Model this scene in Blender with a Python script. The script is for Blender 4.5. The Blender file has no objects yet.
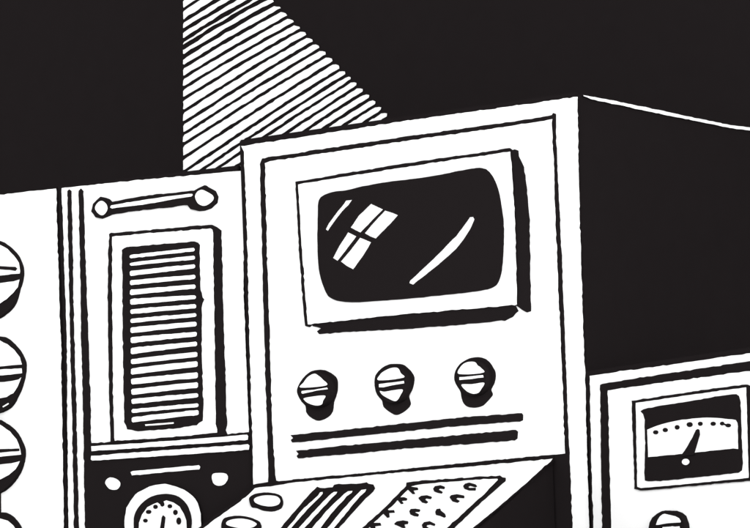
import bpy, bmesh, math, random
from mathutils import Vector, Matrix

# ------------------------------------------------------------------ camera
F_PX, PX, PY = 4409.0, 375.0, 774.0          # focal length and principal point, in photo pixels
TH = math.atan(0.0356)
RV = Vector((math.cos(TH), 0, -math.sin(TH)))
UV = Vector((math.sin(TH), 0, math.cos(TH)))
YV = Vector((0, 1, 0))
ZV = Vector((0, 0, 1))
scn = bpy.context.scene
C = scn.collection
cam_d = bpy.data.cameras.new("camera")
cam = bpy.data.objects.new("camera", cam_d)
C.objects.link(cam)
cam.matrix_world = Matrix(((RV.x, UV.x, 0, 0), (RV.y, UV.y, -1, 0), (RV.z, UV.z, 0, 0), (0, 0, 0, 1)))
cam_d.sensor_fit = 'HORIZONTAL'
cam_d.sensor_width = 36
cam_d.lens = 36 * F_PX / 750
cam_d.shift_y = (PY - 264) / 750
cam_d.clip_start = 0.1
cam_d.clip_end = 200
scn.camera = cam

# ------------------------------------------------------------------ light
w = bpy.data.worlds.new("World")
scn.world = w
w.use_nodes = True
bg = w.node_tree.nodes["Background"]
bg.inputs[0].default_value = (1, 1, 1, 1)
bg.inputs[1].default_value = 1.0
scn.view_settings.view_transform = 'Standard'
scn.view_settings.look = 'None'
scn.view_settings.exposure = 0
scn.view_settings.gamma = 1


def area(name, loc, target, size, power):
    d = bpy.data.lights.new(name, 'AREA')
    d.shape = 'SQUARE'
    d.size = size
    d.energy = power
    o = bpy.data.objects.new(name, d)
    C.objects.link(o)
    o.location = loc
    o.rotation_euler = (Vector(target) - Vector(loc)).to_track_quat('-Z', 'Y').to_euler()


area("fill_light", (-1.3, -0.4, 1.6), (0, 5.3, .5), 2.6, 165)  # added fill light at front left, no visible source
area("fill_light", (1.5, -0.4, 0.9), (0, 5.3, .5), 2.6, 145)  # second added fill, front right

area("fill_light", (4.6, 3.2, 1.2), (.3, 5.4, .6), 2.2, 240)  # added at the right to brighten the black cabinet sides


# ------------------------------------------------------------------ materials
def mat(name, col, rough=.7, spec=.0, vary=.06, scale=40, ior=None):
    m = bpy.data.materials.new(name)
    m.use_nodes = True
    nt = m.node_tree
    b = nt.nodes["Principled BSDF"]
    n = nt.nodes.new("ShaderNodeTexNoise")
    n.inputs["Scale"].default_value = scale
    n.inputs["Detail"].default_value = 5
    tc = nt.nodes.new("ShaderNodeTexCoord")
    nt.links.new(tc.outputs["Object"], n.inputs["Vector"])
    r = nt.nodes.new("ShaderNodeMapRange")
    r.inputs[3].default_value = 1 - vary
    r.inputs[4].default_value = 1 + vary
    nt.links.new(n.outputs["Fac"], r.inputs[0])
    mx = nt.nodes.new("ShaderNodeVectorMath")
    mx.operation = 'SCALE'
    mx.inputs[0].default_value = col
    nt.links.new(r.outputs[0], mx.inputs["Scale"])
    nt.links.new(mx.outputs[0], b.inputs["Base Color"])
    b.inputs["Roughness"].default_value = rough
    b.inputs["Specular IOR Level"].default_value = spec
    if ior:
        b.inputs["IOR"].default_value = ior
    return m


def k(v):
    return (v * 1.13, v * .93, v * .975)


WHITE = mat("white_enamel", (.88, .88, .88), .6, .0, .01)
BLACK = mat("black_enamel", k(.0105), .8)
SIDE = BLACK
WALLM = mat("black_wall_paint", k(.0112), .9)
BEAMM = mat("light_beam_paint", (.88, .88, .88), .6, .0, .01)  # white of the painted light beam
GLASS = mat("dark_screen_glass", k(.0105), 0.0, .5, .0, ior=1.33)
WOOD = mat("dark_worktop", k(.012), .7)
POLE = mat("dark_metal", k(.02), .5, .3)


def emit(name, s):
    m = bpy.data.materials.new(name)
    m.use_nodes = True
    b = m.node_tree.nodes["Principled BSDF"]
    b.inputs["Base Color"].default_value = (.8, .8, .8, 1)
    b.inputs["Emission Color"].default_value = (1, 1, 1, 1)
    b.inputs["Emission Strength"].default_value = s
    return m


REFL_GLOW = emit("reflection_glow", 48)  # glow of the shapes added for the screen reflection


# ------------------------------------------------------------------ planes
class Plane:
    """an upright (or sloping) real plane: o a point on it, u along it to the right, n its outward normal"""
    def __init__(s, o, u, n):
        s.o, s.u, s.n = o, u.normalized(), n.normalized()
        s.v = s.n.cross(s.u)          # in-plane up

    def hit(s, p, off=0.0):
        d = YV + RV * ((p[0] - PX) / F_PX) + UV * (-(p[1] - PY) / F_PX)
        t = (s.o + s.n * off).dot(s.n) / d.dot(s.n)
        return d * t


def at(p, depth):
    return (YV + RV * ((p[0] - PX) / F_PX) + UV * (-(p[1] - PY) / F_PX)) * depth


def upright(p, depth, deg):
    a = math.radians(deg)
    u = Vector((math.cos(a), -math.sin(a), 0))
    return Plane(at(p, depth), u, Vector((-math.sin(a), -math.cos(a), 0)))


DESK_Z = 0.10
FR = upright((582, 264), 5.26, 36)                       # front of the screen cabinet
VC = Plane(FR.hit((243, 300), -.010), upright((0, 0), 1, 29).u, upright((0, 0), 1, 29).n)
MC = upright((588, 450), 5.248, 53)                       # meter cabinet
SP_A = math.radians(29)
SP = Plane(FR.hit((400, 471.6), .013), FR.u, FR.n * math.sin(SP_A) + ZV * math.cos(SP_A))
WL = Plane(FR.o - FR.n * .68, FR.u, FR.n)
SD = Plane(FR.o, -FR.n, FR.u)                            # right side of the screen cabinet

# ------------------------------------------------------------------ outlines
rng = random.Random(7)


def smooth(pts, n=5):
    out = []
    L = len(pts)
    for i in range(L):
        p0, p1, p2, p3 = (pts[(i + j - 1) % L] for j in range(4))
        for q in range(n):
            t = q / n
            out.append(tuple(.5 * (2 * p1[c] + (p2[c] - p0[c]) * t + (2 * p0[c] - 5 * p1[c] + 4 * p2[c] - p3[c]) * t * t
                                   + (3 * p1[c] - p0[c] - 3 * p2[c] + p3[c]) * t ** 3) for c in (0, 1)))
    return out


def rough(pts, amp=.26, step=3.6):
    out = []
    L = len(pts)
    for i in range(L):
        a, b = pts[i], pts[(i + 1) % L]
        d = math.hypot(b[0] - a[0], b[1] - a[1])
        if d < 1e-4:
            continue
        n = max(1, int(d / step))
        nx, ny = -(b[1] - a[1]) / d, (b[0] - a[0]) / d
        for q in range(n):
            t = (q + (rng.uniform(-.25, .25) if q else 0)) / n
            j = rng.gauss(0, amp) if (q or d > 3) else rng.gauss(0, amp * .5)
            j = max(-2 * amp, min(2 * amp, j))
            out.append((a[0] + (b[0] - a[0]) * t + nx * j, a[1] + (b[1] - a[1]) * t + ny * j))
    return out


def z(region, scale, pts):
    return [(region[0] + x / scale, region[1] + y / scale) for x, y in pts]


def ell(cx, cy, rx, ry, n=40):
    return [(cx + rx * math.cos(2 * math.pi * i / n), cy + ry * math.sin(2 * math.pi * i / n)) for i in range(n)]


def mirror(right, cx):
    return right + [(2 * cx - x, y) for x, y in reversed(right)]


# ------------------------------------------------------------------ objects
def thing(name, label, cat, loc, plane=None, group=None):
    o = bpy.data.objects.new(name, None)
    C.objects.link(o)
    o.empty_display_size = .05
    if plane:
        m = Matrix((plane.u, -Vector((plane.n.x, plane.n.y, 0)).normalized(), ZV)).transposed().to_4x4()
    else:
        m = Matrix.Identity(4)
    m.translation = loc
    o.matrix_world = m
    o["label"] = label
    o["category"] = cat
    if group:
        o["group"] = group
    o["_m"] = 1
    MW[o.name] = m
    return o


MW = {}


def link(name, bm, m, parent=None):
    me = bpy.data.meshes.new(name)
    for a_, kw_ in PENDING.pop(id(bm), []):
        build_slab(bm, *a_, ins=-.06 if name == 'louvre_slats' else .18 if m in (WHITE, BEAMM) else 0.0, **kw_)
    bmesh.ops.recalc_face_normals(bm, faces=bm.faces)
    if parent:
        bm.transform(MW[parent.name].inverted())
    bm.to_mesh(me)
    bm.free()
    me.materials.append(m)
    me.materials.append(BLACK if m is not REFL_GLOW else m)      # faced plates have black edges
    o = bpy.data.objects.new(name, me)
    C.objects.link(o)
    if parent:
        o.parent = parent
        MW[o.name] = MW[parent.name]
    return o


PENDING = {}


def add_slab(bm, *a, **kw):
    PENDING.setdefault(id(bm), []).append((a, kw))


def inset(pts, d):
    L = len(pts)
    area = sum(pts[i][0] * pts[(i + 1) % L][1] - pts[(i + 1) % L][0] * pts[i][1] for i in range(L))
    sg = 1 if area > 0 else -1
    out = []
    for i in range(L):
        a, b, c = pts[i - 1], pts[i], pts[(i + 1) % L]
        e1 = Vector((b[0] - a[0], b[1] - a[1]))
        e2 = Vector((c[0] - b[0], c[1] - b[1]))
        if e1.length < 1e-4 or e2.length < 1e-4:
            out.append(b)
            continue
        n1 = Vector((-e1.y, e1.x)).normalized() * sg
        n2 = Vector((-e2.y, e2.x)).normalized() * sg
        n = n1 + n2
        q = n * (d / max(.6, 1 + n1.dot(n2)))
        out.append((b[0] + q.x, b[1] + q.y))
    return out


def build_slab(bm, plane, pts, front, thick, sm=False, amp=.26, ins=0.0, seat=None):
    """outline given in photo pixels, laid on a real plane, with a real thickness behind it"""
    if sm:
        pts = smooth(pts)
        amp = amp * .5
    if ins:
        pts = inset(pts, ins)
    if amp:
        pts = rough(pts, amp)
    if seat is None:
        P = [plane.hit(p, front) for p in pts]
    else:                         # outline traced where the piece meets its panel
        P = [plane.hit(p, seat) + plane.n * (front - seat) for p in pts]
    a = [bm.verts.new(p) for p in P]
    b = [bm.verts.new(p - plane.n * thick) for p in P]
    bm.faces.new(a)
    bm.faces.new(list(reversed(b)))
    L = len(P)
    for i in range(L):
        bm.faces.new((a[i], b[i], b[(i + 1) % L], a[(i + 1) % L])).material_index = 1


def slab(name, plane, pts, front, thick, m, parent, **kw):
    bm = bmesh.new()
    if pts and isinstance(pts[0][0], (tuple, list)):
        for q in pts:
            add_slab(bm, plane, q, front, thick, **kw)
    else:
        add_slab(bm, plane, pts, front, thick, **kw)
    return link(name, bm, m, parent)


def box(name, plane, u0, u1, z0, z1, depth, m, parent, bev=.002):
    """upright box behind a front plane; u measured along the plane from its origin"""
    bm = bmesh.new()
    d = -plane.n
    c = []
    for uu, dd, zz in ((u0, 0, z0), (u1, 0, z0), (u1, depth, z0), (u0, depth, z0),
                       (u0, 0, z1), (u1, 0, z1), (u1, depth, z1), (u0, depth, z1)):
        p = plane.o + plane.u * uu + d * dd
        c.append(bm.verts.new((p.x, p.y, zz)))
    for f in ((0, 1, 5, 4), (1, 2, 6, 5), (2, 3, 7, 6), (3, 0, 4, 7), (4, 5, 6, 7), (3, 2, 1, 0)):
        bm.faces.new([c[i] for i in f])
    if bev:
        bmesh.ops.bevel(bm, geom=bm.edges[:], offset=bev, segments=2, affect='EDGES')
    return link(name, bm, m, parent)


def uof(plane, p, off=0.0):
    return (plane.hit(p, off) - plane.o).dot(plane.u)


def zof(plane, p):
    return plane.hit(p).z


def structure(o):
    o["kind"] = "structure"
    return o


# ------------------------------------------------------------------ setting: wall and worktop
bm = bmesh.new()
vs = [WL.o + WL.u * a + ZV * b for a, b in ((-7, -1.2), (5, -1.2), (5, 3.2), (-7, 3.2))]
vs = [bm.verts.new((v.x, v.y, q)) for v, q in zip(vs, (-1.2, -1.2, 3.2, 3.2))]
bm.faces.new(vs)
ext = bmesh.ops.extrude_face_region(bm, geom=bm.faces[:])
for e in ext["geom"]:
    if isinstance(e, bmesh.types.BMVert):
        e.co -= WL.n * .1
structure(link("back_wall", bm, WALLM))
bm = bmesh.new()
top = []
for a, b in ((-1.7, .34), (.9, .34), (.9, -.67), (-1.7, -.67)):
    p = FR.o + FR.u * a + FR.n * b
    top.append(bm.verts.new((p.x, p.y, DESK_Z)))
bm.faces.new(top)
ext = bmesh.ops.extrude_face_region(bm, geom=bm.faces[:])
for e in ext["geom"]:
    if isinstance(e, bmesh.types.BMVert):
        e.co.z -= .04
structure(link("worktop", bm, WOOD))

# ------------------------------------------------------------------ striped patch of light, painted as white shapes on the wall
t = thing("light_beam_hatch", "light beam painted as white diagonal stripes on the black wall above the cabinets", "painted light",
          WL.hit((230, 120)), WL)
# dark gaps between the stripes of painted light: (y at x=183, slope end on the patch's slanting right edge)
gaps = [(-23, (224, -48)), (-12, (231, -41)), (-1, (238, -34)), (10, (245, -27)), (21.3, (252, -20)), (30.8, (259, -13.5)), (40.6, (264.5, -8)), (47.3, (269, -3.4)),
        (57, (275.5, 3)), (67.5, (282.3, 9.6)), (78, (289, 16.2)), (88.3, (295.6, 22.7)), (99.3, (302, 29)), (111.8, (308.3, 35.2)),
        (123.6, (314.8, 41.6)), (134.3, (321.5, 48.2)), (145, (328, 54.6)), (158.3, (335, 61.5)), (172.5, (341.8, 68.2)), (182.5, (347.8, 74)),
        (191.5, (353.3, 79.5)), (203, (359.3, 85.3)), (212.6, (365.5, 91.3)), (222, (371.8, 97.5)), (231.5, (378, 103.7)), (240, (384, 110)),
        (250, (390, 116))]
beam_stripes = []
for i in range(len(gaps) - 1):
    (ya, ea), (yb, eb) = gaps[i], gaps[i + 1]
    g = 2.1 if 15 < ya < 60 else 1.65
    bow = 1.2
    ts = [0, .012, .08, .17, .26, .36, .46, .56, .66, .76, .86, .985, 1.0]
    wob = .55 if ya < 62 else .3
    up, dn = [], []
    for tt in ts:
        s = bow * 4 * tt * (1 - tt)
        gg = g + rng.uniform(-wob, wob) + (.9 if tt in (0, 1.0) else 0)
        up.append((183 + (ea[0] - 183) * tt + (.3 if tt == 1 else 0), ya + (ea[1] - ya) * tt - s + gg))
        gg = g + rng.uniform(-wob, wob) + (.9 if tt in (0, 1.0) else 0)
        dn.append((183 + (eb[0] - 183) * tt + (-.3 if tt == 1 else 0), yb + (eb[1] - yb) * tt - s - gg))
    up[-1] = (up[-1][0] + .6, up[-1][1] + .3)
    dn[-1] = (dn[-1][0] - 2.3, dn[-1][1] + .3)
    up.append(((up[-1][0] + dn[-1][0]) / 2 + 1.0, (up[-1][1] + dn[-1][1]) / 2 + .1))
    beam_stripes.append(up + dn[::-1])
slab("beam_stripes", WL, beam_stripes, .002, .0025, BEAMM, t, amp=.22)

# ------------------------------------------------------------------ screen cabinet
t = thing("screen_cabinet", "large white fronted cabinet with a rounded dark screen above three knobs", "equipment cabinet",
          Vector((FR.o.x, FR.o.y, DESK_Z)) - FR.u * .24 - FR.n * .2, FR)
SC = t
u0, u1 = uof(FR, (244.6, 300)), uof(FR, (582.6, 300)) + .0015
ztop = zof(FR, (410, 115.4))
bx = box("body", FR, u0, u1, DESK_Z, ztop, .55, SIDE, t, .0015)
fb = [(240.9, 146), (300, 137.3), (400, 121.3), (480, 110.4), (577.6, 96.6), (579.8, 220), (581.4, 264), (583.5, 340), (585.3, 373),
      (587.3, 455), (589.5, 530), (594.6, 683), (259.6, 683), (253.3, 484), (252.4, 450), (249, 330), (246.6, 220), (244.6, 170), (243.6, 152)]
slab("front_frame", FR, fb, .003, .0035, WHITE, t)
gr = [(262, 158.3), (330, 147.8), (410, 135.8), (480, 126), (540, 117.6), (552, 115), (553, 112.8), (555.6, 113.8), (555.3, 130),
      (557, 170), (559.5, 220), (564.5, 340), (566.8, 410), (569, 456), (572, 528), (577.1, 683), (278.6, 683), (268.4, 484), (267, 431), (264, 330),
      (262.3, 264), (260.6, 200), (259.8, 164)]
slab("groove_panel", FR, gr, .0045, .002, BLACK, t)
ip = [(264.6, 163), (270, 161.2), (330, 152), (410, 140.2), (480, 130.3), (540, 121.4), (552, 118.9), (553.6, 160), (555.6, 220), (558.5, 290), (560.9, 340),
      (563.3, 400), (564.4, 440), (565.3, 453.6), (530, 457), (460, 463.6), (370, 472.7), (320, 477.2), (290, 480.3), (276, 481.7), (275, 470), (273, 440), (271.8, 420),
      (269.4, 330), (267.4, 274), (265.7, 200)]
slab("front_panel", FR, ip, .006, .002, WHITE, t)
ln = [(251.8, 484.4), (262, 482.9), (276, 481.2), (320, 477.2), (370, 472.7), (460, 463.4), (530, 456.9), (553, 454.9), (553, 459),
      (520, 474), (400, 484), (256, 493)]
slab("joint_strip", FR, ln, .0075, .002, BLACK, t)
slab("edge_strip", SD, [(583.2, 95.0), (588.4, 95.6), (645, 106.8), (688, 116.2), (730.4, 124.9), (750, 127.2), (790, 134), (790, 138.5),
                        (750, 130.8), (733, 128.5), (673.6, 116.8), (645, 110.9), (591, 99.2), (583.4, 96.2)], .0035, .003, WHITE, t, amp=.18)
# bezel: black body whose side shows, white face
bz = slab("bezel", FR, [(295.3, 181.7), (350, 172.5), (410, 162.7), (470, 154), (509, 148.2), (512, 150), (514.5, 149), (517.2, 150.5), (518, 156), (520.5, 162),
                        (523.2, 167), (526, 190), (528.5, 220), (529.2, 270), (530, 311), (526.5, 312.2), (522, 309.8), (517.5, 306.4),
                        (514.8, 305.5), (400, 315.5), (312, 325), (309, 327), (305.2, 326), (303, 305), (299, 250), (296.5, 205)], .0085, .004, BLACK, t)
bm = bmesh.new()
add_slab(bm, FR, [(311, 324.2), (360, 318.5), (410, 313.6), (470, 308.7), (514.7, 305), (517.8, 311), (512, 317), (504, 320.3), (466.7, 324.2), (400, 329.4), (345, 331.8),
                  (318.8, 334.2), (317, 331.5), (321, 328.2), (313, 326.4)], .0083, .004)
link("bezel_shadow", bm, BLACK, bz)  # black slab stands in for the shadow below the bezel
bm = bmesh.new()
add_slab(bm, FR, [(297.9, 184.2), (350, 175.8), (410, 166.2), (470, 157.2), (510.6, 151.4), (513, 185), (515, 220), (516.5, 265), (517, 304.5), (514.7, 305.2), (400, 314.7), (311, 324.3), (307.6, 324.6),
                  (305.6, 300), (301.8, 250), (299.2, 205)], .0105, .003)
link("face", bm, WHITE, bz)
scr = [(318.6, 200.7), (324.8, 194.5), (336, 191.3), (345.7, 190.3), (363, 186.2), (387.6, 181.8), (410, 179.2), (434.7, 175.5), (458.7, 170.9), (474, 168.2), (482, 168),
       (487.5, 171), (493.3, 179.2), (498, 192), (500.6, 206), (502.5, 222), (502.8, 240), (501.9, 258.7), (499.5, 276.5), (493.8, 286.3), (480, 290.5), (453.3, 293.9), (400, 299.2),
       (350.7, 302.2), (332, 298.7), (324.8, 289.9), (318.8, 269), (317.3, 239.4), (317.7, 215)]
bm = bmesh.new()
add_slab(bm, FR, scr, .013, .004, sm=True, amp=.25)
link("screen", bm, GLASS, bz)

# three knobs: black plate shaped as base plus cast shadow, turned body standing proud, white engraved cap
R1, R2, R3 = (230, 320), (290, 360), (400, 320)
S1, S2 = 731 / 180, 750 / 130
knobs = [
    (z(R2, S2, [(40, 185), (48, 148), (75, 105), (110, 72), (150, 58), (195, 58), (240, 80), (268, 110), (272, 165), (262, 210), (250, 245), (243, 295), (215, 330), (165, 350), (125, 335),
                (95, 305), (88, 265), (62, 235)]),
     z(R2, S2, [(62, 160), (78, 128), (105, 95), (140, 78), (162, 88), (190, 112), (210, 147)]),
     z(R2, S2, [(66, 178), (140, 170), (215, 158), (220, 168), (150, 178), (72, 196), (64, 190)]),
     z(R2, S2, [(80, 220), (130, 210), (203, 205), (192, 235), (182, 258), (145, 263), (105, 250), (85, 235)])),
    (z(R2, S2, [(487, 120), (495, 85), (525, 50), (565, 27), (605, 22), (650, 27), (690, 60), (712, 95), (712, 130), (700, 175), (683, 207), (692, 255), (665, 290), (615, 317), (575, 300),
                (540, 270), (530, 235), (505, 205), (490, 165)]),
     z(R2, S2, [(512, 118), (518, 85), (545, 62), (585, 45), (622, 46), (640, 75), (655, 103)]),
     z(R2, S2, [(512, 138), (590, 128), (658, 120), (660, 135), (590, 147), (540, 158), (512, 158)]),
     z(R2, S2, [(518, 178), (545, 182), (600, 173), (650, 170), (640, 200), (612, 238), (565, 222), (530, 200)])),
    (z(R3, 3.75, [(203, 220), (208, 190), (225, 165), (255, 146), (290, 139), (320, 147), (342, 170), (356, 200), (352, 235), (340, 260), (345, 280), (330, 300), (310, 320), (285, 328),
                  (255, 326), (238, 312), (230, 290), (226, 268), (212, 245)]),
     z(R3, 3.75, [(221, 203), (227, 175), (250, 158), (280, 157), (292, 170), (303, 178), (313, 198)]),
     z(R3, 3.75, [(222, 214), (270, 210), (312, 206), (314, 216), (270, 221), (222, 226)]),
     z(R3, 3.75, [(230, 242), (270, 240), (316, 235), (305, 260), (293, 274), (272, 277), (248, 266)])),
]
for shadow_skirt, a, b, c in knobs:
    kn = slab("knob", FR, shadow_skirt, .0080, .003, BLACK, t, sm=True, amp=.2)
    allp = a + b + c
    cx = (min(p[0] for p in allp) + max(p[0] for p in allp)) / 2
    cy = (min(p[1] for p in allp) + max(p[1] for p in allp)) / 2
    rx = (max(p[0] for p in allp) - min(p[0] for p in allp)) / 2 + 1.5
    ry = (max(p[1] for p in allp) - min(p[1] for p in allp)) / 2 + 1.5
    bm = bmesh.new()
    add_slab(bm, FR, ell(cx + .4, cy, rx, ry), .020, .012, amp=0)
    link("grip", bm, BLACK, kn)
    bm = bmesh.new()
    add_slab(bm, FR, a, .0215, .002, sm=True, amp=.1)
    add_slab(bm, FR, b, .0215, .002, amp=.1)
    add_slab(bm, FR, c, .0215, .002, sm=True, amp=.1)
    link("cap", bm, WHITE, kn)
slab("slot", FR, [(290.3, 434.9), (330, 431.3), (410, 422.8), (465, 417), (521, 413.2), (522.6, 415), (522.2, 420), (519, 421.5), (465, 425.5), (410, 430.6), (340, 437.6), (300, 442),
                  (292, 442.4), (290.8, 440), (293, 438.2)], .0078, .002, BLACK, t)
slab("slot", FR, [(295.8, 450.6), (345, 445.5), (400, 440.7), (460, 434.8), (515, 429.8), (516.9, 431.5), (516.8, 438.5), (514, 440.3), (460, 444.6), (400, 449), (350, 453.8),
                  (298, 458.3), (296.4, 456), (298.4, 454)], .0078, .002, BLACK, t)

# ------------------------------------------------------------------ sloping key console in front of it
lo = SP.hit((395, 560)).z
t = thing("key_console", "low console with a sloping white top of keys and slots, below the screen", "control console",
          Vector((FR.o.x, FR.o.y, DESK_Z)) - FR.u * .28 + FR.n * .09, FR)
back_l, back_r = SP.hit((252.6, 487.6), -.0015), SP.hit((553, 459), -.0015)
uu0, uu1 = (back_l - SP.o).dot(SP.u), (back_r - SP.o).dot(SP.u)
dn = -SP.v
o0 = SP.o - SP.n * .003
bm = bmesh.new()
prof = []
for uu in (uu0 - .001, uu1):
    a = o0 + SP.u * uu
    b = a + dn * .19
    prof.append([bm.verts.new(a), bm.verts.new(b), bm.verts.new((b.x, b.y, DESK_Z)), bm.verts.new((a.x, a.y, DESK_Z))])
bm.faces.new(prof[0])
bm.faces.new(prof[1][::-1])
for i in range(4):
    j = (i + 1) % 4
    bm.faces.new((prof[0][i], prof[1][i], prof[1][j], prof[0][j]))
link("body", bm, BLACK, t)
slab("edge_trim", SP, [(254, 486.5), (300, 480.5), (400, 471), (500, 462), (553.8, 457.6), (530, 480), (473.2, 528), (430, 565), (153, 565), (198.6, 528), (214, 516), (228, 506.5), (240, 498.3), (249, 490)],
     .0005, .0045, BLACK, t)
tp = [(254.7, 488), (266.7, 486.7), (278.7, 484.7), (296, 482.2), (313.3, 480.6), (330.7, 478.8), (370, 475.2), (392.7, 473.2), (430, 469.7), (455, 468), (500, 463.5), (530, 460.7), (553, 458.8),
      (530, 480), (510, 497.3), (490, 514), (473.2, 528), (430, 563), (158, 563), (204, 527.3), (217, 517.3), (230.7, 508), (242.7, 499.3), (252, 491.3)]
slab("top_plate", SP, tp, .002, .002, WHITE, t)
Z1, Z2, Z3, Z4 = (196, 468), (280, 468), (370, 468), (430, 468)
b1 = slab("button", SP, [(249, 500), (250, 496.7), (254.7, 494), (264, 492.4), (273.3, 493), (280, 495.2), (282.4, 499), (281.6, 505), (278, 507.8), (271, 509.6), (262, 508.5), (256, 506.2), (251, 505.2)],
          .005, .0035, BLACK, t, sm=True, amp=.25)
bm = bmesh.new()
add_slab(bm, SP, z(Z1, 7.5, [(433, 240), (450, 220), (510, 205), (575, 206), (615, 217), (632, 240), (628, 264), (605, 281), (555, 290), (500, 283), (450, 265)]), .0065, .002, sm=True, amp=.15)
link("cap", bm, WHITE, b1)
b1 = slab("button", SP, z(Z1, 7.5, [(190, 452), (195, 400), (215, 375), (260, 362), (320, 357), (390, 366), (440, 383), (482, 408), (480, 450), (450, 490), (380, 515), (290, 515), (220, 495)]),
          .005, .0035, BLACK, t, sm=True, amp=.25)
bm = bmesh.new()
add_slab(bm, SP, z(Z1, 7.5, [(224, 415), (240, 395), (290, 381), (350, 379), (410, 391), (452, 413), (452, 430), (420, 448), (360, 456), (300, 448), (240, 432)]), .0065, .002, sm=True, amp=.15)
link("cap", bm, WHITE, b1)
gl = slab("slotted_grille", SP, z(Z2, 7.5, [(278, 140), (300, 150), (395, 145), (405, 126), (440, 120), (570, 117), (650, 107), (665, 120), (700, 124), (708, 145), (695, 170), (640, 220), (575, 295),
                                          (500, 372), (435, 450), (300, 600), (-135, 600), (10, 440), (110, 322), (180, 240)]), .0035, .002, BLACK, t)
bm = bmesh.new()
for q in ([(285, 205), (300, 183), (320, 178), (322, 192), (285, 235), (205, 312), (85, 450), (-45, 592), (-80, 592), (55, 450), (160, 320), (240, 245)],
          [(385, 190), (405, 176), (432, 178), (425, 195), (390, 225), (305, 318), (185, 450), (45, 592), (-5, 592), (140, 450), (240, 340), (320, 255)],
          [(480, 195), (510, 174), (545, 170), (540, 188), (500, 215), (400, 325), (305, 450), (175, 592), (105, 592), (240, 450), (345, 325), (425, 245)],
          [(590, 185), (610, 165), (648, 158), (640, 180), (600, 215), (515, 318), (405, 450), (272, 592), (222, 592), (355, 450), (455, 325), (540, 235)]):
    add_slab(bm, SP, z(Z2, 7.5, q), .0050, .002, amp=.15)
link("grille_bars", bm, WHITE, gl)
kp = slab("keypad", SP, [(406.4, 482.6), (410, 481.8), (430, 479.9), (450, 478.6), (480, 476.6), (500, 475.4), (502.5, 477), (505.7, 477.7), (505, 480), (481.5, 501), (453.3, 528), (415, 562), (326, 562),
                         (362.7, 527.3), (372, 519), (382.5, 509.8), (395, 496.7), (406, 486)], .0035, .002, BLACK, t)
bm = bmesh.new()
add_slab(bm, SP, [(411.5, 486), (430, 483), (450, 481.6), (480, 479.4), (497.5, 478.6), (498, 480), (478.9, 499.3), (447, 528), (411, 560), (333, 560), (368.6, 527.3), (375, 521.6), (389, 508.4), (402, 495.5)], .0050, .002)
link("key_plate", bm, WHITE, kp)
keys3 = [[(335, 163), (375, 166), (420, 172), (422, 185), (378, 190), (395, 220), (372, 222), (330, 182)],
         [(555, 182), (570, 160), (620, 150), (657, 164), (650, 178), (612, 172), (598, 188), (636, 206), (628, 218), (592, 211), (562, 198)],
         [(262, 258), (300, 256), (326, 266), (318, 278), (275, 280), (292, 305), (270, 310), (238, 272)],
         [(425, 262), (450, 244), (500, 240), (542, 252), (532, 266), (492, 260), (480, 276), (508, 294), (492, 304), (455, 296)],
         [(140, 352), (165, 370), (212, 370), (215, 384), (165, 388), (170, 425), (150, 430), (115, 395)],
         [(345, 380), (358, 360), (400, 356), (440, 364), (432, 378), (398, 378), (392, 388), (428, 405), (420, 420), (385, 414), (352, 400)],
         [(572, 385), (585, 362), (618, 356), (625, 375), (660, 402), (665, 420), (652, 430), (612, 412), (578, 405)],
         [(18, 482), (92, 482), (96, 498), (40, 505), (50, 535), (20, 540), (-5, 510)],
         [(212, 488), (235, 470), (290, 461), (335, 468), (330, 484), (300, 488), (310, 520), (285, 520), (245, 502)],
         [(455, 500), (475, 475), (525, 467), (572, 490), (565, 502), (528, 490), (500, 494), (492, 512), (520, 528), (490, 534), (462, 520)],
         [(322, 590), (345, 570), (395, 564), (436, 574), (428, 586), (390, 584), (380, 598), (410, 616), (380, 620), (335, 606)],
         [(85, 590), (108, 572), (158, 564), (200, 574), (192, 586), (152, 584), (142, 598), (175, 616), (145, 620), (98, 606)]]
keys4 = [[(290, 157), (308, 137), (345, 127), (400, 143), (412, 155), (398, 162), (352, 149), (330, 160), (348, 176), (402, 173), (398, 190), (340, 191), (300, 175)],
         [(172, 255), (185, 238), (235, 230), (300, 242), (298, 258), (240, 254), (222, 268), (258, 286), (240, 298), (195, 285)],
         [(-68, 500), (-50, 478), (-5, 468), (42, 488), (38, 502), (0, 490), (-28, 494), (-36, 512), (-6, 528), (-38, 534), (-62, 520)]]
for q in keys3:
    bm = bmesh.new()
    add_slab(bm, SP, z(Z3, 8.8, q), .0065, .002, amp=.08)
    link("key", bm, BLACK, kp)
for q in keys4[:2]:
    bm = bmesh.new()
    add_slab(bm, SP, z(Z4, 8.8, q), .0065, .002, amp=.08)
    link("key", bm, BLACK, kp)

# ------------------------------------------------------------------ vent cabinet
t = thing("vent_cabinet", "narrow white cabinet with a louvred vent, top handle and a round gauge below", "equipment cabinet",
          Vector((VC.o.x, VC.o.y, DESK_Z)) - VC.u * .14 - VC.n * .15, VC)
v0, v1 = uof(VC, (62.5, 330)), -.0005
vz = zof(VC, (150, 175.3))
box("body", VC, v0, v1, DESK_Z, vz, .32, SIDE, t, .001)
slab("front_panel", VC, [(61.5, 188), (120, 181.7), (180, 176.2), (243, 170.4), (244, 300), (249.5, 440), (256.0, 683), (73.0, 683), (68.2, 528), (66.6, 340), (65.4, 300), (62.5, 220)], .003, .0035, WHITE, t)
slab("edge_groove", VC, [(67.4, 191), (69, 189.4), (71, 191), (72.2, 250), (73.6, 330), (75.6, 400), (77, 470), (78.3, 528), (83.0, 683), (79.0, 683), (74, 528), (72.4, 440), (70.2, 350), (69.4, 300), (68, 240)],
     .0045, .002, BLACK, t)
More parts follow.
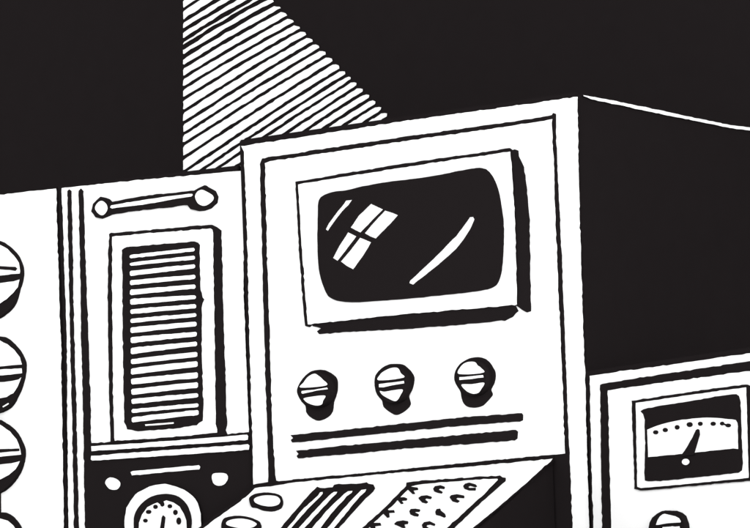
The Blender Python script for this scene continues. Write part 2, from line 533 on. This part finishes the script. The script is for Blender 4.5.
slab("edge_groove", VC, [(78.6, 191), (80.5, 188.6), (82.8, 191), (84.2, 240), (86.6, 300), (88.5, 350), (90, 410), (90.8, 443), (95.0, 683), (89.0, 683), (84.8, 528), (83.6, 443), (81.2, 345), (80, 270)],
     .0045, .002, BLACK, t)
HZ, HS = (84, 176), 750 / 140
hd = slab("handle", VC, z(HZ, HS, [(38, 190), (48, 150), (70, 125), (88, 110), (112, 114), (130, 122), (145, 138), (230, 122), (330, 105), (450, 92), (550, 82), (590, 78), (612, 64), (645, 50), (658, 60), (678, 68),
                                 (696, 80), (712, 110), (706, 143), (675, 174), (640, 184), (610, 188), (572, 176), (553, 155), (490, 160), (440, 167), (350, 175), (230, 192), (145, 206), (120, 216), (90, 230), (60, 222)]),
          .0075, .005, BLACK, t, amp=.26)
bm = bmesh.new()
add_slab(bm, VC, z(HZ, HS, [(145, 157), (230, 141), (330, 126), (450, 108), (560, 95), (580, 95), (584, 103), (575, 111), (500, 121), (400, 140), (330, 152), (200, 168), (150, 175), (138, 168)]), .0088, .002, amp=.1)
link("grip_rod", bm, WHITE, hd)
for q in ([(58, 175), (70, 145), (95, 132), (120, 150), (126, 180), (105, 209), (80, 205)],
          [(594, 112), (605, 85), (630, 73), (660, 84), (692, 106), (692, 130), (662, 155), (635, 160), (608, 145)]):
    bm = bmesh.new()
    add_slab(bm, VC, z(HZ, HS, q), .0095, .002, sm=True, amp=.15)
    link("bolt_cap", bm, WHITE, hd)
vf = slab("vent", VC, [(109, 234), (111, 233), (150, 229.8), (211.5, 224.6), (216, 226.8), (220.4, 230.3), (221.4, 270), (222.4, 320), (224.5, 380), (226, 425), (225, 430), (226.5, 434.5), (216, 436.5), (200, 438.5), (110.6, 443),
                       (109.3, 400), (108, 340), (107.7, 290), (108.4, 250)], .0058, .0033, BLACK, t)
bm = bmesh.new()
add_slab(bm, VC, [(112, 236.4), (150, 232.9), (210.5, 228.2), (213, 229.5), (213.7, 270), (214.2, 300), (214.9, 360), (216, 424), (217.3, 433), (180, 436.6), (114.4, 441), (113, 400), (112.4, 340), (112, 290), (112.1, 250)], .0068, .0015)
link("vent_frame", bm, WHITE, vf)
bm = bmesh.new()
add_slab(bm, VC, [(121.9, 250), (124, 248), (126.8, 246.8), (160, 244.2), (194.5, 241.4), (198, 242.6), (199.2, 245), (199.7, 270), (200.7, 290), (202.6, 297), (204.4, 299.6), (202.4, 303), (201.5, 308), (201.4, 340), (202.2, 380), (203, 404), (202.5, 421),
                  (196.4, 425), (177, 428.6), (138, 431), (127.3, 429.3), (124.4, 422), (123.6, 400), (122.8, 340), (122.2, 290)], .0076, .0015)
lp = link("louvre_backing", bm, BLACK, vf)
# slat (left top, left bottom, right top, right bottom)
SL = [(255, 258.2, 248, 251.3), (262.7, 265.6, 255.8, 259.6), (271, 275.8, 264.4, 268.3), (280.4, 285, 274.8, 278.8), (289.8, 295, 284.6, 288.5), (299, 304.6, 295.4, 299),
      (309.3, 313.9, 304.2, 308.3), (318.9, 322.9, 313.3, 316.8), (327.6, 333, 321.8, 326.1), (337.3, 343, 331.9, 336.3), (347.9, 354, 341.7, 346), (359.2, 364, 352, 357), (368.3, 374.5, 361.4, 366.8),
      (378.7, 384.3, 372.5, 378), (389.2, 394.7, 382.3, 387.8), (399, 404, 393.3, 397.5), (409.4, 412.9, 403.4, 407), (417.4, 422.3, 410.2, 415)]
bm = bmesh.new()
for i, (a, b, c, d) in enumerate(SL):
    f = i / 17
    xl, xr = 129.7 + 2 * f, 194.6 + 4 * f
    add_slab(bm, VC, [(xl, a + 1), (xl + 1.2, a), (xl + 20, a + (c - a) * .33), (xl + 44, a + (c - a) * .7), (xr - 1.2, c), (xr, c + 1), (xr, d - 1), (xr - 1.2, d), (xl + 44, b + (d - b) * .7),
                      (xl + 20, b + (d - b) * .31), (xl + 1.2, b), (xl, b - 1)], .0086, .0015, amp=.16)
add_slab(bm, VC, [(145, 424.6), (160, 423.4), (173.6, 422.3), (173.6, 423.6), (160, 424.8), (145.6, 425.9)], .0086, .0015, amp=.05)
link("louvre_slats", bm, WHITE, vf)
lower = slab("lower_panel", VC, [(86, 443.4), (130, 440.7), (180, 437.6), (217, 434.8), (250, 432), (252, 470), (258.0, 683), (90.0, 683), (86, 528)], .0047, .002, BLACK, t)
slab("rail", VC, [(91, 446), (130, 443.6), (190, 439.2), (247.2, 434.6), (248, 436), (248, 440), (220, 442.4), (170, 446), (130, 448.7), (91.2, 451.4)], .0075, .0035, WHITE, t, amp=.2)
slab("rail", VC, [(91, 455.8), (130, 452.8), (190, 448.3), (248, 444), (249.2, 445.5), (249, 449.7), (220, 452.3), (170, 455.6), (130, 458.2), (92, 460.8), (91, 459.5)], .0075, .0035, WHITE, t, amp=.2)
slab("name_slot", VC, [(130.3, 472), (132.5, 471), (165, 468), (192, 465.6), (199, 465), (200.4, 466.8), (199.5, 469.4), (190, 470.2), (165, 472.3), (140, 475), (131.6, 475.6)], .0062, .002, WHITE, t, amp=.15)
slab("pilot_lamp", VC, [(105.2, 483.5), (106, 480), (109, 477.6), (113, 477.6), (117, 479.2), (120, 482), (120.3, 485.6), (117.5, 489.3), (113, 490), (108.5, 488.4)], .0062, .002, WHITE, t, sm=True, amp=.15)
slab("pilot_lamp", VC, z(Z1, 7.5, [(117, 70), (125, 45), (150, 37), (205, 37), (232, 48), (241, 72), (232, 100), (210, 125), (175, 135), (145, 128), (126, 108)]), .0062, .002, WHITE, t, sm=True, amp=.15)
GZ, GS = (116, 476), 750 / 90
gout = z(GZ, GS, [(390, 66), (410, 65), (500, 85), (570, 115), (640, 165), (682, 225), (700, 280), (708, 340), (710, 433), (700, 530), (650, 650), (570, 735), (470, 785),
                  (390, 795), (290, 780), (200, 725), (125, 640), (80, 530), (70, 433), (72, 340), (85, 265), (120, 208), (160, 152), (220, 115), (280, 88), (330, 70)])
ga = slab("gauge", VC, gout, .0098, .0055, BLACK, t, amp=.0)
bm = bmesh.new()
add_slab(bm, VC, gout, .011, .0015, amp=.2)
link("rim", bm, WHITE, ga)
bm = bmesh.new()
add_slab(bm, VC, z(GZ, GS, [(148, 433), (150, 340), (180, 270), (240, 205), (310, 165), (400, 149), (470, 155), (530, 180), (585, 235), (612, 295), (627, 360), (624, 433), (605, 540), (545, 640), (460, 700), (385, 712), (300, 698), (215, 635), (165, 540)]),
         .0125, .002, sm=True, amp=.2)
link("bezel_ring", bm, BLACK, ga)
bm = bmesh.new()
add_slab(bm, VC, z(GZ, GS, [(190, 433), (192, 390), (215, 320), (260, 260), (310, 234), (320, 228), (345, 220), (368, 235), (374, 250), (388, 256), (402, 245), (402, 228), (395, 212), (420, 200), (480, 220), (530, 255), (565, 310), (585, 370), (590, 433), (570, 530),
                            (515, 612), (450, 660), (385, 670), (310, 655), (245, 605), (205, 530)]), .014, .002, amp=.12)
dl = link("dial", bm, WHITE, ga)
bm = bmesh.new()
for x, y, a, b in ((243, 372, 18, 16), (270, 299, 22, 17), (327, 257, 18, 18), (447, 252, 18, 17), (493, 303, 18, 22), (521, 375, 19, 30)):
    add_slab(bm, VC, z(GZ, GS, ell(x, y, a, b, 14)), .0152, .002, amp=.08)
link("tick_marks", bm, BLACK, ga)
bm = bmesh.new()
add_slab(bm, VC, z(GZ, GS, [(390, 328), (405, 345), (402, 385), (395, 433), (390, 470), (365, 470), (368, 433), (376, 380), (380, 345)]), .0160, .002, amp=.08)
link("needle", bm, BLACK, ga)

# ------------------------------------------------------------------ knob cabinet at the far left
t = thing("knob_cabinet", "white cabinet cut by the left edge, with a column of big round knobs", "equipment cabinet",
          Vector((VC.o.x, VC.o.y, DESK_Z)) - VC.u * .5 - VC.n * .15, VC)
k1 = v0 - .001
k0 = k1 - .30
box("body", VC, k0, k1, DESK_Z, vz - .0006, .32, SIDE, t, .001)
slab("front_panel", VC, [(-150, 208.5), (0, 194.5), (30, 191), (56.3, 188.3), (57.6, 240), (59.5, 300), (61.2, 350), (62.4, 430), (64, 528), (69.0, 683), (-139.0, 683)], .003, .0035, WHITE, t)
K1, K2, K3 = ((0, 235), 317 / 60), ((0, 325), 317 / 60), ((0, 410), 268 / 60)
kspec = [
    (K1, -10, [(-55, 15), (0, 30), (40, 50), (85, 90), (110, 125), (128, 180), (125, 240), (110, 290), (95, 345), (70, 390), (30, 425), (0, 443), (-55, 458)],
     [[(-55, 40), (0, 52), (40, 72), (75, 110), (100, 147), (107, 190), (105, 204), (0, 215), (-55, 220)],
      [(-55, 262), (0, 255), (70, 243), (104, 234), (95, 275), (70, 305), (35, 340), (0, 362), (-55, 372)]],
     [[(-53, 168), (0, 164), (50, 166), (80, 168), (90, 178), (80, 188), (50, 184), (0, 182), (-53, 182)]], []),
    (K2, -8, [(-42, 55), (0, 60), (40, 68), (75, 95), (110, 135), (130, 170), (142, 205), (140, 255), (125, 320), (95, 390), (70, 430), (35, 455), (0, 468), (-42, 476)],
     [[(-42, 76), (0, 82), (40, 100), (75, 130), (105, 170), (117, 208), (0, 220), (-42, 224)],
      [(-42, 240), (0, 235), (115, 228), (118, 256), (0, 268), (-42, 272)],
      [(-42, 308), (0, 302), (60, 295), (98, 287), (112, 275), (95, 325), (70, 360), (35, 380), (0, 388), (-42, 394)]],
     [], [[(12, 430), (28, 420), (45, 410), (48, 418), (32, 428), (15, 437)]]),
    (K3, -8, [(-36, 33), (0, 43), (40, 65), (75, 95), (100, 135), (117, 185), (110, 240), (95, 280), (70, 320), (35, 355), (0, 375), (-36, 382)],
     [[(-36, 56), (0, 65), (45, 95), (75, 130), (92, 175), (95, 199), (0, 210), (-36, 214)],
      [(-36, 248), (0, 243), (50, 238), (90, 228), (70, 265), (40, 290), (0, 312), (-36, 318)]],
     [[(-34, 178), (0, 175), (50, 173), (85, 172), (85, 184), (50, 185), (0, 190), (-34, 191)]], []),
    (K3, -8, [(-36, 462), (5, 463), (25, 458), (60, 475), (90, 510), (108, 548), (120, 600), (112, 660), (95, 705), (60, 760), (0, 795), (-36, 802)],
     [[(-36, 482), (5, 485), (35, 495), (60, 515), (85, 555), (95, 600), (95, 612), (0, 622), (-36, 626)],
      [(-36, 660), (0, 655), (90, 640), (70, 680), (40, 708), (0, 730), (-36, 736)]], [], []),
]
for (zo, sc), cx, outer, whites, lines, extra in kspec:
    kn = slab("knob", VC, mirror(z(zo, sc, outer), cx), .011, .0085, BLACK, t, sm=True, amp=.3, seat=.003)
    bm = bmesh.new()
    for q in whites:
        add_slab(bm, VC, mirror(z(zo, sc, q), cx), .0125, .002, amp=.15)
    for q in extra:
        add_slab(bm, VC, z(zo, sc, q), .0123, .002, amp=.05)
    link("cap", bm, WHITE, kn)
    if lines:
        bm = bmesh.new()
        for q in lines:
            add_slab(bm, VC, mirror(z(zo, sc, q), cx), .0137, .002, amp=.12)
        link("pointer_line", bm, BLACK, kn)
slab("seam_strip", VC, [(-.9, 471), (.5, 471), (.5, 514), (-.9, 514)], .0046, .002, BLACK, t, amp=.1)

# ------------------------------------------------------------------ meter cabinet at the right
t = thing("meter_cabinet", "smaller white fronted cabinet at the right with a needle meter above a knob", "equipment cabinet",
          Vector((MC.o.x, MC.o.y, DESK_Z)) + MC.u * .17 - MC.n * .1, MC)
m0, m1 = uof(MC, (588.2, 450)), uof(MC, (588.2, 450)) + .40
mz = zof(MC, (590, 370.5))
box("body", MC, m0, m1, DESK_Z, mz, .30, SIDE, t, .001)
slab("front_frame", MC, [(589.5, 376), (620, 371.2), (670, 364.6), (710, 358.6), (750, 353.2), (790, 347.6), (793.0, 683), (599.0, 683), (593.4, 528), (591.4, 470), (590.3, 420)], .003, .0035, WHITE, t)
slab("groove_panel", MC, [(600, 385), (602, 383.8), (640, 377.6), (690, 370), (750, 361.1), (783, 356), (786.0, 683), (607.5, 683), (602, 528), (601, 460), (600.3, 410)], .0045, .002, BLACK, t)
slab("front_panel", MC, [(607.6, 390.2), (640, 385.6), (690, 378.8), (750, 370.6), (775, 367), (778.0, 683), (616.5, 683), (611, 528), (609.4, 460), (608.2, 410)], .006, .002, WHITE, t)
MZ, MS = (630, 380), 4.8
me_ = slab("meter", MC, [(631.6, 401), (636, 400), (680, 393.5), (720, 387.6), (746, 384.4), (749.6, 386), (751, 410), (752.5, 450), (753, 480.5), (720, 483.4), (680, 487), (650, 490), (640, 490.7), (637, 489.5), (634.5, 489), (633.6, 460), (632.6, 430)],
           .0085, .003, BLACK, t, amp=.22)
bm = bmesh.new()
add_slab(bm, MC, [(635.6, 402.8), (680, 396.2), (720, 390.6), (746.2, 387.2), (747, 410), (748, 450), (748.8, 478), (720, 480.9), (680, 484.9), (641, 488.2), (637.2, 487), (636.6, 460), (636, 430)], .0095, .0015, amp=.15)
link("meter_bezel", bm, WHITE, me_)
bm = bmesh.new()
add_slab(bm, MC, [(640.4, 411.3), (643, 409), (660, 405.8), (690, 401), (715, 396.8), (732, 394.2), (736, 394), (738.5, 396), (740, 402), (741, 430), (742.4, 466), (741.5, 470.5), (738, 472.6), (700, 477), (667.5, 480.4), (648, 481.6), (645.2, 480.5), (644.2, 476),
                  (645, 450), (644.6, 420), (643.2, 414)], .0104, .0015, amp=.2)
link("meter_window", bm, BLACK, me_)
bm = bmesh.new()
add_slab(bm, MC, z(MZ, MS, [(82, 238), (110, 226), (150, 212), (200, 200), (250, 191), (300, 184), (350, 181), (400, 180), (440, 184), (490, 188), (508, 192), (517, 205), (520, 332), (495, 329), (400, 339), (305, 350), (200, 360), (86, 371), (84, 300)]), .0113, .0015, amp=.12)
link("scale", bm, WHITE, me_)
bm = bmesh.new()
for x, y, a, b in ((122, 251, 12, 10), (168, 240, 12, 10), (225, 227, 11, 11), (285, 214, 14, 12), (336, 210, 11, 10), (398, 210, 12, 10), (441, 209, 10, 9), (470, 218, 13, 9)):
    add_slab(bm, MC, z(MZ, MS, ell(x, y, a, b, 14)), .0122, .0015, amp=.08)
add_slab(bm, MC, z(MZ, MS, [(446, 207), (462, 212), (460, 220), (446, 214)]), .0121, .0015, amp=0)
link("scale_dots", bm, BLACK, me_)
bm = bmesh.new()
add_slab(bm, MC, z(MZ, MS, [(244, 366), (275, 318), (300, 276), (316, 240), (324, 235), (330, 240), (332, 262), (320, 305), (304, 360)]), .0126, .0015, amp=.1)
link("needle", bm, BLACK, me_)
bm = bmesh.new()
add_slab(bm, MC, z(MZ, MS, ell(267, 393, 19, 16, 18)), .0122, .0025, amp=.1)
link("pivot", bm, WHITE, me_)
NZ, NS = (640, 488), 750 / 70
kn = slab("knob", MC, z(NZ, NS, [(116, 440), (130, 370), (160, 320), (210, 275), (260, 250), (300, 240), (330, 244), (370, 242), (430, 265), (470, 300), (488, 345), (500, 380), (507, 440), (495, 520), (455, 590), (410, 650), (320, 680), (220, 655), (170, 590), (128, 510)]),
          .014, .0085, BLACK, t, amp=.15, seat=.010)
bm = bmesh.new()
for q in ([(168, 397), (185, 345), (210, 305), (240, 282), (265, 274), (310, 286), (380, 301), (420, 325), (440, 355), (436, 371), (330, 377), (250, 388), (200, 397)],
          [(240, 418), (330, 412), (345, 408), (375, 413), (425, 408), (432, 440), (235, 455)],
          [(180, 505), (300, 492), (435, 480), (420, 530), (370, 570), (300, 585), (220, 560)]):
    add_slab(bm, MC, z(NZ, NS, q), .0155, .002, amp=.08)
link("cap", bm, WHITE, kn)

# ------------------------------------------------------------------ added unseen glowing shapes that give the screen glass its reflections
Wz, Ws = (230, 200), 731 / 180
off = .013
cam_m = FR.n * (2 * (FR.o + FR.n * off).dot(FR.n))       # camera position mirrored in the glass


def mir(p, plane_o, plane_n):
    s = FR.hit(p, off)
    d = (s - cam_m).normalized()
    tt = (plane_o - cam_m).dot(plane_n) / d.dot(plane_n)
    return cam_m + d * tt


s0 = FR.hit((400, 240), off)
cd = (s0 - cam_m).normalized()
LO = s0 + cd * 1.7


def reflection_piece(name, polys, parent, m, back=0.0, amp=.1):
    bm = bmesh.new()
    for pts in polys:
        pts = rough(inset(pts, .15), amp, 4)
        P = [mir(p, LO + cd * back, cd) for p in pts]
        a = [bm.verts.new(p) for p in P]
        b = [bm.verts.new(p + cd * .001) for p in P]
        bm.faces.new(a)
        bm.faces.new(b[::-1])
        for i in range(len(P)):
            j = (i + 1) % len(P)
            bm.faces.new((a[i], b[i], b[j], a[j]))
    return link(name, bm, m, parent)


t = thing("reflection_rig", "added unseen rig of glowing shapes on a pole for the screen reflections", "reflection helper", Vector((LO.x, LO.y, -1.2)))
reflection_panes = [[(573, 15), (600, 28), (622, 38), (575, 85), (530, 132), (510, 122), (490, 112), (525, 62)],
         [(630, 42), (660, 52), (683, 62), (640, 108), (592, 157), (570, 148), (547, 135), (585, 90)],
         [(480, 130), (514, 148), (478, 195), (437, 247), (418, 235), (445, 185)],
         [(528, 153), (574, 172), (540, 228), (500, 282), (475, 268), (450, 250), (488, 205)]]
for q in reflection_panes:
    reflection_piece("reflection_pane", [z(Wz, Ws, q)], t, REFL_GLOW)
reflection_piece("reflection_streak", [[(343.2, 204.6), (346.2, 200.6), (352.2, 200), (348.6, 205), (342, 211.5), (335, 220.5), (328, 231), (325.9, 229.4), (328.6, 223.6), (338, 211)]], t, REFL_GLOW)
reflection_piece("reflection_streak", [z((400, 200), 3.75, [(262, 64), (274, 63), (280, 72), (270, 97), (238, 150), (210, 184), (180, 212), (120, 262), (50, 317), (35, 312), (38, 302), (90, 255), (150, 197), (210, 135), (245, 90)])], t, REFL_GLOW)
reflection_piece("world_block_board", [[(30, -40), (760, -40), (760, 540), (30, 540)]], t, BLACK, .0008, 0)  # added dark board, keeps the white world out of the screen reflection
bm = bmesh.new()
c1 = LO + cd * .03
bmesh.ops.create_cone(bm, cap_ends=True, segments=16, radius1=.012, radius2=.012, depth=c1.z + 1.2, matrix=Matrix.Translation((c1.x, c1.y, (c1.z - 1.2) / 2)))
link("pole", bm, POLE, t)
for o in scn.objects:
    if "_m" in o:
        del o["_m"]
